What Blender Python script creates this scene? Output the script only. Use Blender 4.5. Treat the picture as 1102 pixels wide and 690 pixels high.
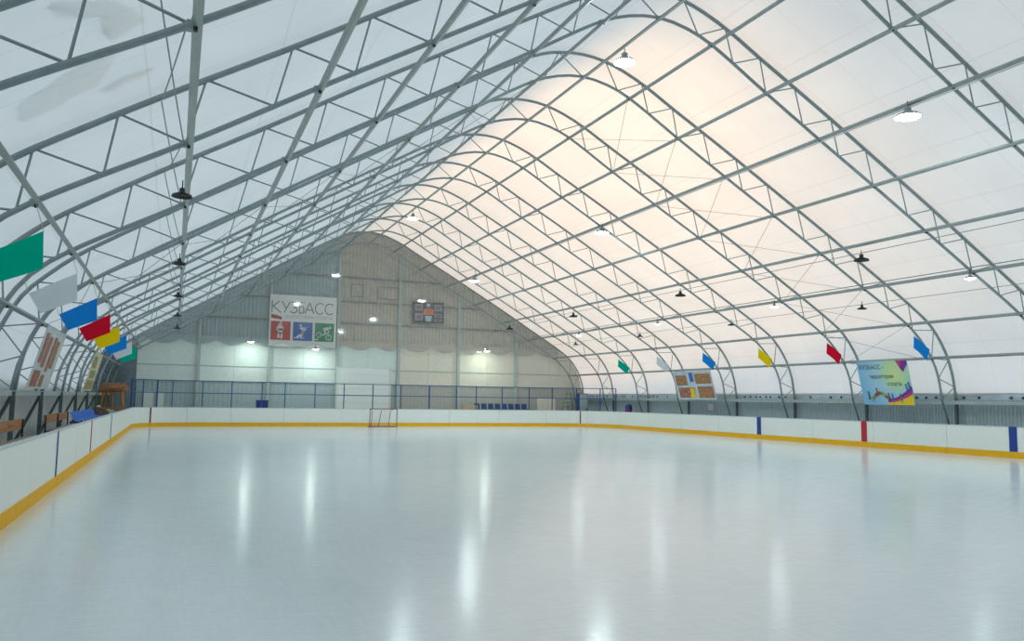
import bpy, math, random
from mathutils import Vector, Matrix
random.seed(7)
for o in list(bpy.data.objects): bpy.data.objects.remove(o)
scene = bpy.context.scene
COL = scene.collection

# ------------------------------------------------------------------ camera
EYE = 1.975
YAW, PIT, ROL, FPX = math.radians(22.69), math.radians(5.62), math.radians(0.81), 862.08
fwd0 = Vector((math.sin(YAW), math.cos(YAW), 0)); rgt = Vector((math.cos(YAW), -math.sin(YAW), 0)); up0 = Vector((0, 0, 1))
fw = fwd0*math.cos(PIT) + up0*math.sin(PIT); upv = up0*math.cos(PIT) - fwd0*math.sin(PIT)
r2 = rgt*math.cos(ROL) + upv*math.sin(ROL); u2 = upv*math.cos(ROL) - rgt*math.sin(ROL)
cam_d = bpy.data.cameras.new('camera'); cam = bpy.data.objects.new('camera', cam_d); COL.objects.link(cam)
m = Matrix((( r2.x, u2.x, -fw.x, 0), (r2.y, u2.y, -fw.y, 0), (r2.z, u2.z, -fw.z, EYE), (0, 0, 0, 1)))
cam.matrix_world = m
cam_d.sensor_width = 36; cam_d.lens = 36*FPX/1102; cam_d.clip_end = 600; cam_d.clip_start = 0.05
scene.camera = cam

# ------------------------------------------------------------------ world, sun, exposure
world = bpy.data.worlds.new('world'); scene.world = world; world.use_nodes = True
bg = world.node_tree.nodes['Background']
bg.inputs[0].default_value = (0.76, 0.91, 1.0, 1); bg.inputs[1].default_value = 0.82
sun_d = bpy.data.lights.new('sun', 'SUN'); sun = bpy.data.objects.new('sun', sun_d); COL.objects.link(sun)
sun_d.energy = 0.98; sun_d.color = (1.0, 0.56, 0.24); sun_d.angle = math.radians(3)
SAZ, SEL = math.radians(32), math.radians(24)      # from the hall axis towards the poster side; above the horizon
SD = Vector((math.cos(SEL)*math.sin(SAZ), math.cos(SEL)*math.cos(SAZ), math.sin(SEL)))
sun.rotation_euler = SD.to_track_quat('Z', 'Y').to_euler()
sun.location = (80, 60, 50)
scene.view_settings.view_transform = 'Standard'; scene.view_settings.look = 'None'
scene.view_settings.exposure = 0.38; scene.view_settings.gamma = 1.0
scene.view_settings.use_curve_mapping = False

# ------------------------------------------------------------------ materials
def new_mat(name):
    mt = bpy.data.materials.new(name); mt.use_nodes = True
    nt = mt.node_tree; nt.nodes.clear()
    out = nt.nodes.new('ShaderNodeOutputMaterial')
    return mt, nt, out
def pmat(name, col, rough=0.5, metal=0.0, var=0.08, scale=6.0, bump=0.0, spec=0.5):
    mt, nt, out = new_mat(name)
    p = nt.nodes.new('ShaderNodeBsdfPrincipled'); nt.links.new(p.outputs[0], out.inputs[0])
    tc = nt.nodes.new('ShaderNodeTexCoord'); nz = nt.nodes.new('ShaderNodeTexNoise')
    nz.inputs['Scale'].default_value = scale; nz.inputs['Detail'].default_value = 3
    nt.links.new(tc.outputs['Object'], nz.inputs['Vector'])
    rp = nt.nodes.new('ShaderNodeValToRGB'); nt.links.new(nz.outputs[0], rp.inputs[0])
    c = Vector(col)
    rp.color_ramp.elements[0].position = .3; rp.color_ramp.elements[1].position = .7
    rp.color_ramp.elements[0].color = (*(c*(1-var)), 1); rp.color_ramp.elements[1].color = (*[min(1, v) for v in c*(1+var)], 1)
    nt.links.new(rp.outputs[0], p.inputs['Base Color'])
    p.inputs['Roughness'].default_value = rough; p.inputs['Metallic'].default_value = metal
    p.inputs['Specular IOR Level'].default_value = spec
    if bump:
        b = nt.nodes.new('ShaderNodeBump'); b.inputs['Strength'].default_value = bump; b.inputs['Distance'].default_value = .02
        nt.links.new(nz.outputs[0], b.inputs['Height']); nt.links.new(b.outputs[0], p.inputs['Normal'])
    return mt
def emat(name, col, strength):
    mt, nt, out = new_mat(name)
    e = nt.nodes.new('ShaderNodeEmission'); e.inputs[0].default_value = (*col, 1); e.inputs[1].default_value = strength
    nt.links.new(e.outputs[0], out.inputs[0]); return mt
def clothmat(name, col, trans=.35, var=.05):
    mt, nt, out = new_mat(name)
    d = nt.nodes.new('ShaderNodeBsdfDiffuse'); t = nt.nodes.new('ShaderNodeBsdfTranslucent'); mx = nt.nodes.new('ShaderNodeMixShader')
    tc = nt.nodes.new('ShaderNodeTexCoord'); nz = nt.nodes.new('ShaderNodeTexNoise'); nz.inputs['Scale'].default_value = 3
    nt.links.new(tc.outputs['Object'], nz.inputs['Vector'])
    rp = nt.nodes.new('ShaderNodeValToRGB'); nt.links.new(nz.outputs[0], rp.inputs[0])
    c = Vector(col); rp.color_ramp.elements[0].color = (*(c*(1-var)), 1); rp.color_ramp.elements[1].color = (*[min(1, v) for v in c*(1+var)], 1)
    nt.links.new(rp.outputs[0], d.inputs[0]); nt.links.new(rp.outputs[0], t.inputs[0])
    mx.inputs[0].default_value = trans
    nt.links.new(d.outputs[0], mx.inputs[1]); nt.links.new(t.outputs[0], mx.inputs[2]); nt.links.new(mx.outputs[0], out.inputs[0])
    return mt

def fabric_mat():
    # pvc membrane; UV.x = metres along the arch, UV.y = metres along the hall. Weld seams are a double layer, so a little darker.
    mt, nt, out = new_mat('membrane'); N = nt.nodes.new; L = nt.links.new
    uv = N('ShaderNodeUVMap'); sp = N('ShaderNodeSeparateXYZ'); L(uv.outputs[0], sp.inputs[0])
    def seam(sock, period, width):
        a = N('ShaderNodeMath'); a.operation = 'PINGPONG'; a.inputs[1].default_value = period/2; L(sock, a.inputs[0])
        b = N('ShaderNodeMath'); b.operation = 'LESS_THAN'; b.inputs[1].default_value = width; L(a.outputs[0], b.inputs[0]); return b.outputs[0]
    s1 = seam(sp.outputs[0], 2.53, .022); s2 = seam(sp.outputs[1], 1.61, .012)
    mxs = N('ShaderNodeMath'); mxs.operation = 'MAXIMUM'; L(s1, mxs.inputs[0]); L(s2, mxs.inputs[1])
    nz = N('ShaderNodeTexNoise'); nz.inputs['Scale'].default_value = .35; nz.inputs['Detail'].default_value = 4; L(uv.outputs[0], nz.inputs['Vector'])
    rp = N('ShaderNodeValToRGB'); L(nz.outputs[0], rp.inputs[0])
    rp.color_ramp.elements[0].position = .3; rp.color_ramp.elements[1].position = .7
    rp.color_ramp.elements[0].color = (.80, .80, .80, 1); rp.color_ramp.elements[1].color = (.86, .86, .86, 1)
    mc = N('ShaderNodeMix'); mc.data_type = 'RGBA'; mc.inputs[7].default_value = (.76, .76, .75, 1)
    L(mxs.outputs[0], mc.inputs[0]); L(rp.outputs[0], mc.inputs[6])
    d = N('ShaderNodeBsdfDiffuse'); t = N('ShaderNodeBsdfTranslucent'); mx = N('ShaderNodeMixShader'); mx.inputs[0].default_value = .5
    rf = N('ShaderNodeBsdfRefraction'); rf.inputs['Roughness'].default_value = 1.0; rf.inputs['IOR'].default_value = 1.6; L(mc.outputs[2], rf.inputs[0])
    mf = N('ShaderNodeMixShader'); mf.inputs[0].default_value = .22
    L(mc.outputs[2], d.inputs[0]); L(mc.outputs[2], t.inputs[0]); L(d.outputs[0], mx.inputs[1]); L(t.outputs[0], mf.inputs[1]); L(rf.outputs[0], mf.inputs[2]); L(mf.outputs[0], mx.inputs[2]); L(mx.outputs[0], out.inputs[0])
    return mt
def ice_mat():
    mt, nt, out = new_mat('ice'); N = nt.nodes.new; L = nt.links.new
    p = N('ShaderNodeBsdfPrincipled'); L(p.outputs[0], out.inputs[0])
    tc = N('ShaderNodeTexCoord')
    n1 = N('ShaderNodeTexNoise'); n1.inputs['Scale'].default_value = .22; n1.inputs['Detail'].default_value = 5; n1.inputs['Roughness'].default_value = .6
    L(tc.outputs['Object'], n1.inputs['Vector'])
    rp = N('ShaderNodeValToRGB'); L(n1.outputs[0], rp.inputs[0])
    rp.color_ramp.elements[0].position = .32; rp.color_ramp.elements[1].position = .68
    rp.color_ramp.elements[0].color = (.84, .92, .93, 1); rp.color_ramp.elements[1].color = (.91, .97, .97, 1)
    mcol = N('ShaderNodeMix'); mcol.data_type = 'RGBA'; mcol.blend_type = 'MULTIPLY'; mcol.inputs[0].default_value = 1.0
    L(rp.outputs[0], mcol.inputs[6]); L(mcol.outputs[2], p.inputs['Base Color'])
    # skate scratches: stretched noise
    mp = N('ShaderNodeMapping'); mp.inputs['Scale'].default_value = (1.2, 14, 1); mp.inputs['Rotation'].default_value = (0, 0, .5); L(tc.outputs['Object'], mp.inputs[0])
    n2 = N('ShaderNodeTexNoise'); n2.inputs['Scale'].default_value = 1.6; n2.inputs['Detail'].default_value = 6; L(mp.outputs[0], n2.inputs['Vector'])
    mp2 = N('ShaderNodeMapping'); mp2.inputs['Scale'].default_value = (9, 1.0, 1); mp2.inputs['Rotation'].default_value = (0, 0, .2); L(tc.outputs['Object'], mp2.inputs[0])
    n3 = N('ShaderNodeTexNoise'); n3.inputs['Scale'].default_value = 2.0; n3.inputs['Detail'].default_value = 6; L(mp2.outputs[0], n3.inputs['Vector'])
    ad = N('ShaderNodeMath'); ad.operation = 'ADD'; L(n2.outputs[0], ad.inputs[0]); L(n3.outputs[0], ad.inputs[1])
    rs = N('ShaderNodeValToRGB'); hs = N('ShaderNodeMath'); hs.operation = 'MULTIPLY'; hs.inputs[1].default_value = .5; L(ad.outputs[0], hs.inputs[0]); L(hs.outputs[0], rs.inputs[0])
    rs.color_ramp.elements[0].position = .36; rs.color_ramp.elements[1].position = .62; rs.color_ramp.elements[0].color = (.92, .94, .95, 1); rs.color_ramp.elements[1].color = (1, 1, 1, 1)
    L(rs.outputs[0], mcol.inputs[7])
    b = N('ShaderNodeBump'); b.inputs['Strength'].default_value = .14; b.inputs['Distance'].default_value = .01; L(ad.outputs[0], b.inputs['Height']); L(b.outputs[0], p.inputs['Normal'])
    mr = N('ShaderNodeMapRange'); mr.inputs[1].default_value = .3; mr.inputs[2].default_value = .7; mr.inputs[3].default_value = .11; mr.inputs[4].default_value = .19
    L(n2.outputs[0], mr.inputs[0]); L(mr.outputs[0], p.inputs['Roughness'])
    p.inputs['IOR'].default_value = 1.31; p.inputs['Specular IOR Level'].default_value = .45
    return mt
def film_mat():
    mt, nt, out = new_mat('clear_film'); N = nt.nodes.new; L = nt.links.new
    tr = N('ShaderNodeBsdfTransparent'); tr.inputs[0].default_value = (.95, .95, .94, 1)
    gl = N('ShaderNodeBsdfGlossy'); gl.inputs['Roughness'].default_value = .04; gl.inputs[0].default_value = (1, 1, 1, 1)
    df = N('ShaderNodeBsdfDiffuse'); df.inputs[0].default_value = (.50, .49, .45, 1)
    tc = N('ShaderNodeTexCoord'); nz = N('ShaderNodeTexNoise'); nz.inputs['Scale'].default_value = .5; L(tc.outputs['Object'], nz.inputs['Vector'])
    m1 = N('ShaderNodeMixShader'); m1.inputs[0].default_value = .11; L(tr.outputs[0], m1.inputs[1]); L(gl.outputs[0], m1.inputs[2])
    m2 = N('ShaderNodeMixShader'); m2.inputs[0].default_value = .10; L(m1.outputs[0], m2.inputs[1]); L(df.outputs[0], m2.inputs[2]); L(m2.outputs[0], out.inputs[0])
    return mt
M = dict(
    steel=pmat('painted_steel', (.29, .35, .36), .45, .2), steel_lo=pmat('dark_steel', (.15, .19, .19), .5, .2), pur=pmat('galvanised_tube', (.33, .37, .36), .4, .3),
    black=pmat('black_rubber', (.015, .018, .018), .5), hoodgrey=pmat('grey_lamp_hood', (.33, .40, .42), .35, .3), hoodblack=pmat('black_lamp_hood', (.02, .026, .026), .4),
    lit=emat('lamp_lens_lit', (.80, .96, 1.0), 120), lit2=emat('lamp_lens_small', (.80, .96, 1.0), 60), litw=emat('lamp_lens_wall', (.82, 1.0, .93), 85),
    glassoff=pmat('unlit_lens', (.03, .035, .035), .5),
    fabric=fabric_mat(), ice=ice_mat(), film=film_mat(),
    board=pmat('white_board', (.95, .97, .90), .45, 0, .02), kick=pmat('yellow_kickplate', (1.0, .52, .02), .6, 0, .05, spec=.25), cap=pmat('board_cap', (.62, .70, .70), .4),
    blue=pmat('blue_paint', (.012, .06, .33), .4), red=pmat('red_paint', (.55, .02, .035), .4), redthin=pmat('goal_red', (.20, .045, .05), .4),
    fence=pmat('blue_fence_paint', (.03, .09, .26), .45), net=pmat('white_net', (.75, .75, .73), .8),
    concrete=pmat('concrete', (.30, .31, .30), .8, 0, .15, 2, .1), snow=pmat('snow', (.85, .88, .92), .8),
    wall_side=pmat('grey_blue_sheet', (.60, .70, .73), .5, 0, .05), wall_side_l=pmat('pale_sheet', (.85, .90, .86), .55, 0, .06), rail=pmat('rail_steel', (.42, .48, .475), .45, .2),
    up_grey=pmat('grey_profiled_sheet', (.46, .53, .53), .55, 0, .05), up_warm=pmat('warm_lit_sheet', (.62, .54, .43), .55, 0, .05),  # second sheet: warm light from the sunlit slope put into its colour
    lin=pmat('white_lining', (.80, .87, .80), .55, 0, .04), lin_warm=pmat('warm_lit_white', (.84, .76, .62), .55, 0, .04),  # white lining, then a copy with the warm light tint painted in
    wains=pmat('grey_wainscot', (.45, .54, .54), .5, 0, .06), wains_warm=pmat('warm_lit_wainscot', (.52, .50, .44), .5, 0, .06), girt=pmat('girt_grey', (.28, .30, .28), .5), colm=pmat('column_grey', (.50, .55, .52), .5),  # second wainscot: the grey one with warm light put into its colour
    drape=pmat('grey_drape', (.20, .25, .28), .8, 0, .15, 3, .4), door=pmat('white_door', (.93, .95, .90), .5, 0, .02),
    wood=pmat('orange_wood', (.45, .19, .05), .55, 0, .25, 9), wood_seat=pmat('worn_wood_seat', (.36, .26, .19), .6, 0, .2, 9), woodlight=pmat('light_wood', (.70, .52, .30), .6, 0, .15, 8),
    bluepl=pmat('blue_plastic', (.012, .16, .62), .65), platform=pmat('platform_timber', (.17, .18, .17), .7, 0, .2, 5), dark=pmat('dark_metal', (.03, .035, .035), .5),
    cord=pmat('grey_cord', (.45, .47, .46), .6), wire=pmat('steel_wire', (.30, .33, .32), .5, .4), cable=pmat('pale_conduit', (.62, .64, .60), .5),
    bluedk=pmat('dark_blue_plastic', (.02, .06, .20), .45),
    sack=pmat('grey_sack', (.30, .31, .28), .9, 0, .3, 6, .3), brown=pmat('brown_bag', (.12, .08, .06), .9, 0, .3, 6, .3),
    white=pmat('white_print', (.95, .93, .88), .6, 0, .02), text=pmat('grey_print', (.11, .10, .09), .6), textlt=pmat('pale_print', (.48, .52, .46), .6),
    pred=pmat('print_red', (.62, .06, .035), .6), pblue=pmat('print_blue', (.05, .15, .50), .6), pgreen=pmat('print_green', (.0, .27, .09), .6), pyellow=pmat('print_yellow', (.86, .62, .02), .6),
    psky=pmat('print_sky', (.28, .56, .76), .6, 0, .2, 1.2), plime=pmat('print_lime', (.55, .76, .35), .6, 0, .2, 2), ppurple=pmat('print_purple', (.22, .02, .30), .6), pmag=pmat('print_magenta', (.62, .04, .22), .6), ppale=pmat('print_pale', (.55, .64, .70), .6, 0, .15, 2),
    pbrown=pmat('print_brown', (.40, .20, .09), .7, 0, .6, 9), pmix=pmat('print_rust', (.42, .17, .12), .7, 0, .7, 7), pform=pmat('print_khaki', (.36, .33, .10), .7, 0, .6, 7),
    sb=pmat('scoreboard_black', (.03, .022, .02), .4), sbpan=pmat('scoreboard_panel', (.33, .28, .28), .4, 0, .2, 8), sbpur=pmat('scoreboard_digit', (.20, .10, .20), .4), sborange=pmat('scoreboard_orange', (.80, .20, .06), .5),
    fl_green=clothmat('flag_green', (.0, .50, .33)), fl_white=clothmat('flag_white', (.76, .81, .84)), fl_blue=clothmat('flag_blue', (.015, .27, .80)), fl_red=clothmat('flag_red', (.76, .012, .04)), fl_yellow=clothmat('flag_yellow', (1.0, .70, .01)),
    snowtr=clothmat('thin_snow', (.86, .88, .87), .8), poster_l=pmat('print_greywhite', (.62, .66, .66), .6, 0, .1, 2), yel2=pmat('print_paleyellow', (.62, .60, .40), .6, 0, .2, 2),
    binblue=pmat('bin_blue', (.02, .05, .28), .5), ladder=pmat('ladder_green', (.16, .28, .16), .5), brick=pmat('faded_pink', (.42, .28, .25), .7),
)

# ------------------------------------------------------------------ mesh helpers
class MB:
    def __init__(s): s.v = []; s.f = []; s.uv = None
    def add(s, vs, fs):
        n = len(s.v); s.v += [tuple(v) for v in vs]; s.f += [tuple(i+n for i in f) for f in fs]; return s
    def box(s, c, d):
        x, y, z = [q/2 for q in d]; cx, cy, cz = c
        vs = [(cx+a*x, cy+b*y, cz+e*z) for a in (-1, 1) for b in (-1, 1) for e in (-1, 1)]
        return s.add(vs, [(0, 1, 3, 2), (4, 6, 7, 5), (0, 4, 5, 1), (2, 3, 7, 6), (0, 2, 6, 4), (1, 5, 7, 3)])
    def tube(s, pts, r, n=8, r2=None, cap=True, twist=0):
        pts = [Vector(p) for p in pts]; N = len(pts)
        base = len(s.v); prev = None
        for i, p in enumerate(pts):
            t = (pts[min(i+1, N-1)] - pts[max(i-1, 0)]).normalized()
            if prev is None:
                a = Vector((0, 1, 0)) if abs(t.y) < .9 else Vector((1, 0, 0))
                e1 = (a - t*a.dot(t)).normalized()
            else: e1 = (prev - t*prev.dot(t)).normalized()
            prev = e1; e2 = t.cross(e1)
            rr = r if r2 is None else r + (r2-r)*i/(N-1)
            for k in range(n):
                an = 2*math.pi*k/n + twist
                s.v.append(tuple(p + e1*rr*math.cos(an) + e2*rr*math.sin(an)))
        for i in range(N-1):
            for k in range(n):
                s.f.append((base+i*n+k, base+i*n+(k+1) % n, base+(i+1)*n+(k+1) % n, base+(i+1)*n+k))
        if cap:
            s.f.append(tuple(base+k for k in range(n))[::-1]); s.f.append(tuple(base+(N-1)*n+k for k in range(n)))
        return s
    def sweep(s, pts, w, h):      # rectangular section swept along a path in the XZ plane: w along Y, h in plane
        pts = [Vector(p) for p in pts]; N = len(pts); base = len(s.v)
        for i, p in enumerate(pts):
            t = (pts[min(i+1, N-1)] - pts[max(i-1, 0)]).normalized(); nn = Vector((-t.z, 0, t.x))
            for a, b in ((-1, -1), (1, -1), (1, 1), (-1, 1)): s.v.append(tuple(p + Vector((0, a*w/2, 0)) + nn*(b*h/2)))
        for i in range(N-1):
            for k in range(4): s.f.append((base+i*4+k, base+i*4+(k+1) % 4, base+i*4+4+(k+1) % 4, base+i*4+4+k))
        s.f.append((base, base+1, base+2, base+3)); e = base+(N-1)*4; s.f.append((e+3, e+2, e+1, e)); return s
    def lathe(s, prof, n=20, cap0=False, cap1=False):
        base = len(s.v)
        for r, z in prof:
            for k in range(n): a = 2*math.pi*k/n; s.v.append((r*math.cos(a), r*math.sin(a), z))
        for i in range(len(prof)-1):
            for k in range(n): s.f.append((base+i*n+k, base+i*n+(k+1) % n, base+(i+1)*n+(k+1) % n, base+(i+1)*n+k))
        if cap0: s.f.append(tuple(base+k for k in range(n))[::-1])
        if cap1: s.f.append(tuple(base+(len(prof)-1)*n+k for k in range(n)))
        return s
    def poly(s, pts): return s.add(pts, [tuple(range(len(pts)))])
    def prism(s, pts, z0, z1):
        n = len(pts); vs = [(x, y, z0) for x, y in pts] + [(x, y, z1) for x, y in pts]
        return s.add(vs, [tuple(range(n))[::-1], tuple(range(n, 2*n))] + [(i, (i+1) % n, n+(i+1) % n, n+i) for i in range(n)])
    def grid(s, fn, nu, nv):
        vs = [fn(i/nu, j/nv) for j in range(nv+1) for i in range(nu+1)]
        return s.add(vs, [(j*(nu+1)+i, j*(nu+1)+i+1, (j+1)*(nu+1)+i+1, (j+1)*(nu+1)+i) for j in range(nv) for i in range(nu)])
    def build(s, name, mat, parent=None, smooth=False, loc=None):
        me = bpy.data.meshes.new(name); me.from_pydata(s.v, [], s.f); me.update()
        if mat: me.materials.append(mat)
        if s.uv:
            ul = me.uv_layers.new(name='UVMap')
            for lp in me.loops: ul.data[lp.index].uv = s.uv[lp.vertex_index]
        if smooth:
            me.polygons.foreach_set('use_smooth', [True]*len(me.polygons))
        o = bpy.data.objects.new(name, me); COL.objects.link(o)
        if parent: o.parent = parent
        if loc: o.location = loc
        return o
def tag(o, label=None, cat=None, group=None, kind=None):
    if label: o['label'] = label
    if cat: o['category'] = cat
    if group: o['group'] = group
    if kind: o['kind'] = kind
    return o
def empty(name, loc=(0, 0, 0), rot=None):
    o = bpy.data.objects.new(name, None); COL.objects.link(o); o.location = loc; o.empty_display_size = .2
    if rot is not None: o.rotation_euler = rot
    return o
def copy_tree(o, parent=None):
    c = o.copy(); COL.objects.link(c)
    if parent: c.parent = parent
    for ch in list(o.children): copy_tree(ch, c)
    return c
def spline(pts, step=.35):
    out = []; P = [Vector(p) for p in pts]
    for i in range(len(P)-1):
        p0 = P[max(i-1, 0)]; p1 = P[i]; p2 = P[i+1]; p3 = P[min(i+2, len(P)-1)]
        n = max(1, int((p2-p1).length/step))
        for k in range(n):
            t = k/n
            # straight-line-safe catmull rom, tangents scaled by the segment
            d = (p2-p1).length
            m1 = (p2-p0).normalized()*d if i else (p2-p1); m2 = (p3-p1).normalized()*d if i+2 < len(P) else (p2-p1)
            h00 = 2*t**3-3*t*t+1; h10 = t**3-2*t*t+t; h01 = -2*t**3+3*t*t; h11 = t**3-t*t
            out.append(p1*h00+m1*h10+p2*h01+m2*h11)
    out.append(P[-1]); return out

# ------------------------------------------------------------------ hall dimensions (metres)
S, Y1 = 4.842, 24.341
def TY(k): return Y1 + k*S
YW = 58.62                  # far gable sheet
YN = -6.0                   # near end of the hall, behind the viewer
XRIDGE = 12.75
PUR_R = [(14.64, 12.91), (16.72, 11.71), (18.84, 10.51), (21.15, 9.24), (23.48, 7.93), (25.7, 6.67), (28.07, 5.31), (29.41, 3.94)]
PUR_L = [(10.8, 12.86), (8.6, 11.53), (6.45, 10.24), (4.3, 8.95), (2.14, 7.65), (-.04, 6.31), (-2.25, 5.03), (-3.4, 3.8)]
RIDGE = (12.75, 13.38)
IN_PTS = [(29.92, 2.2), (29.76, 3.17)] + [PUR_R[7], (28.9, 4.58)] + PUR_R[6::-1] + [(13.75, 13.24), RIDGE, (11.75, 13.23)] + PUR_L[:7] + [(-2.95, 4.47), PUR_L[7], (-3.7, 3.0), (-3.85, 2.03)]
OUT_PTS = [(30.77, 2.2), (30.6, 3.3), (30.22, 4.27), (29.44, 5.3), (28.48, 5.99), (27.0, 6.88), (25.93, 7.5), (23.9, 8.7), (21.6, 10.0), (19.29, 11.3), (17.73, 12.15), (16.52, 12.8), (15.35, 13.45), (14.4, 13.87), (13.6, 14.11), (12.75, 14.2), (11.9, 14.12), (11.2, 13.94), (10.35, 13.54),
           (8.15, 12.26), (6.0, 10.98), (3.85, 9.70), (1.69, 8.36), (-.49, 7.05), (-2.0, 6.1), (-2.65, 5.66), (-3.35, 5.05), (-3.85, 4.5), (-4.3, 3.6), (-4.58, 2.8), (-4.7, 2.03)]
def as3(l): return [Vector((x, 0, z)) for x, z in l]
INNER = spline(as3(IN_PTS)); OUTER = spline(as3(OUT_PTS))
def offset(path, d):
    out = []
    for i, p in enumerate(path):
        t = (path[min(i+1, len(path)-1)] - path[max(i-1, 0)]).normalized()
        out.append(p + Vector((t.z, 0, -t.x))*d)       # path runs right -> left over the ridge: outward is (t.z, -t.x)
    return out
FAB = offset(OUTER, .11)
if FAB[len(FAB)//2].z < OUTER[len(OUTER)//2].z: FAB = offset(OUTER, -.11)
def roof_z(x, path=None):
    path = path or FAB
    for a, b in zip(path[:-1], path[1:]):
        lo, hi = min(a.x, b.x), max(a.x, b.x)
        if lo <= x <= hi and hi > lo: return a.z + (b.z-a.z)*(x-a.x)/(b.x-a.x)
    return 0

# ------------------------------------------------------------------ the setting: ground, floor, ice
g = MB().box((13, 30, -.35), (700, 700, .3)).build('ground', M['snow']); tag(g, 'snowy ground outside around the fabric hall', 'ground', kind='structure')
fl = MB().box((13.05, (YN+YW)/2, -.11), (37.4, YW-YN, .18)).build('floor', M['concrete']); tag(fl, 'grey concrete floor around the ice rink', 'floor', kind='structure')
XL, XR, YF, YNB = -2.2, 29.7, 54.55, 1.0
RL, RR = 3.0, 4.0
def arc(cx, cy, r, a0, a1, n):
    return [(cx+r*math.cos(math.radians(a0+(a1-a0)*i/n)), cy+r*math.sin(math.radians(a0+(a1-a0)*i/n))) for i in range(n+1)]
outline = arc(XL+RL, YNB+RL, RL, 180, 270, 10) + arc(XR-RR, YNB+RR, RR, 270, 360, 10) + arc(XR-RR, YF-RR, RR, 0, 90, 12) + arc(XL+RL, YF-RL, RL, 90, 180, 12)
ice = MB().prism(outline, -.02, 0).build('ice_surface', M['ice']); tag(ice, 'pale blue glossy ice sheet of the skating rink', 'ice', kind='structure')

# fabric roof: one membrane panel per bay
ceil = empty('ceiling', (XRIDGE, 0, 0)); tag(ceil, 'translucent white membrane roof stretched over the arch trusses', 'ceiling', kind='structure')
arcl = [0]
for a, b in zip(FAB[:-1], FAB[1:]): arcl.append(arcl[-1]+(b-a).length)
ys = [YN] + [TY(k) for k in range(-6, 8)] + [YW+.05]
for y0, y1 in zip(ys[:-1], ys[1:]):
    mb = MB(); nv = 4; uv = []
    nu = len(FAB)-1
    def fn(u, v):
        i = round(u*nu); p = FAB[i]; bul = .035*math.sin(math.pi*v)
        uv.append((arcl[i], y0+(y1-y0)*v))
        d = Vector((p.x-XRIDGE, 0, p.z-4)).normalized()
        return (p.x-XRIDGE+d.x*bul, y0+(y1-y0)*v, p.z+d.z*bul)
    mb.grid(fn, nu, nv); mb.uv = uv
    mb.build('fabric_panel', M['fabric'], ceil, smooth=True)

# side walls under the membrane: profiled sheets between rail posts
def corrug(a, b, z0, z1, depth, pitch, axis, pos, sgn, ztop=None):
    """vertical ribs along an axis from a to b; sheet at pos, ribs proud by depth*sgn"""
    mb = MB(); pts = []; x = a; k = 0
    n = max(1, round((b-a)/pitch)); pt = (b-a)/n
    for i in range(n):
        x0 = a+i*pt
        pts += [(x0, 0), (x0+pt*.45, 0), (x0+pt*.55, depth), (x0+pt*.95, depth)]
    pts.append((b, 0))
    for i, (u, d) in enumerate(pts):
        for z in (z0, (ztop(u) if ztop else z1)):
            mb.v.append((pos+sgn*d, u, z) if axis == 'y' else (u, pos+sgn*d, z))
    for i in range(len(pts)-1): mb.f.append((2*i, 2*i+2, 2*i+3, 2*i+1))
    return mb
wr = empty('wall_right', (31.0, 0, 0)); tag(wr, 'low grey-blue profiled sheet wall below the membrane behind the long boards', 'wall', kind='structure')
wl = empty('wall_left', (-4.95, 0, 0)); tag(wl, 'low pale sheet wall below the membrane behind the benches', 'wall', kind='structure')
for y0, y1 in zip(ys[:-1], ys[1:]):
    corrug(y0, y1-.01, -.02, 2.12, .03, .16, 'y', 0, -1).build('sheet_panel', M['wall_side'], wr)
    corrug(y0, y1-.01, -.02, 2.02, .025, .4, 'y', 0, 1).build('sheet_panel', M['wall_side_l'], wl)
MB().box((0.05, (YN+YW)/2, 1.2), (.04, YW-YN, 2.44)).build('backing_board', M['wall_side'], wr)
MB().box((-.05, (YN+YW)/2, 1.15), (.04, YW-YN, 2.3)).build('backing_board', M['wall_side_l'], wl)
# clamp strip with bolt heads, above the right-hand rail
MB().box((-.11, (YN+YW)/2, 2.36), (.02, YW-YN, .30)).build('clamp_strip', M['ppale'], wr)
mbb = MB(); y = 8
while y < YW:
    if random.random() < .62: mbb.box((-.135, y, 2.31), (.05, .10, .09))
    y += random.choice((.35, .5, .7))
tag(mbb.build('bolt_heads', M['dark'], wr), kind='stuff')
tag(MB().box((30.55, (YN+YW)/2, 2.14), (.5, YW-YN-.2, .05)).box((30.3, (YN+YW)/2, 2.1), (.06, YW-YN-.2, .16)).build('trim_1', M['rail']), 'flat grey side rail under the truss feet behind the red and blue marked boards', 'rail', kind='structure')
tag(MB().box((-4.3, (YN+YW)/2, 2.0), (.75, YW-YN-.2, .04)).box((-3.92, (YN+YW)/2, 1.96), (.07, YW-YN-.2, .15)).build('trim_2', M['rail']), 'flat grey side rail under the truss feet above the benches', 'rail', kind='structure')
# near gable behind the viewer
mb = MB(); pts = [(p.x, YN, p.z) for p in FAB] ; mb.poly([(30.9, YN, -.02)] + pts + [(-4.85, YN, -.02)])
tag(mb.build('wall_front', M['up_grey']), 'grey gable wall closing the near end of the hall', 'wall', kind='structure')

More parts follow.
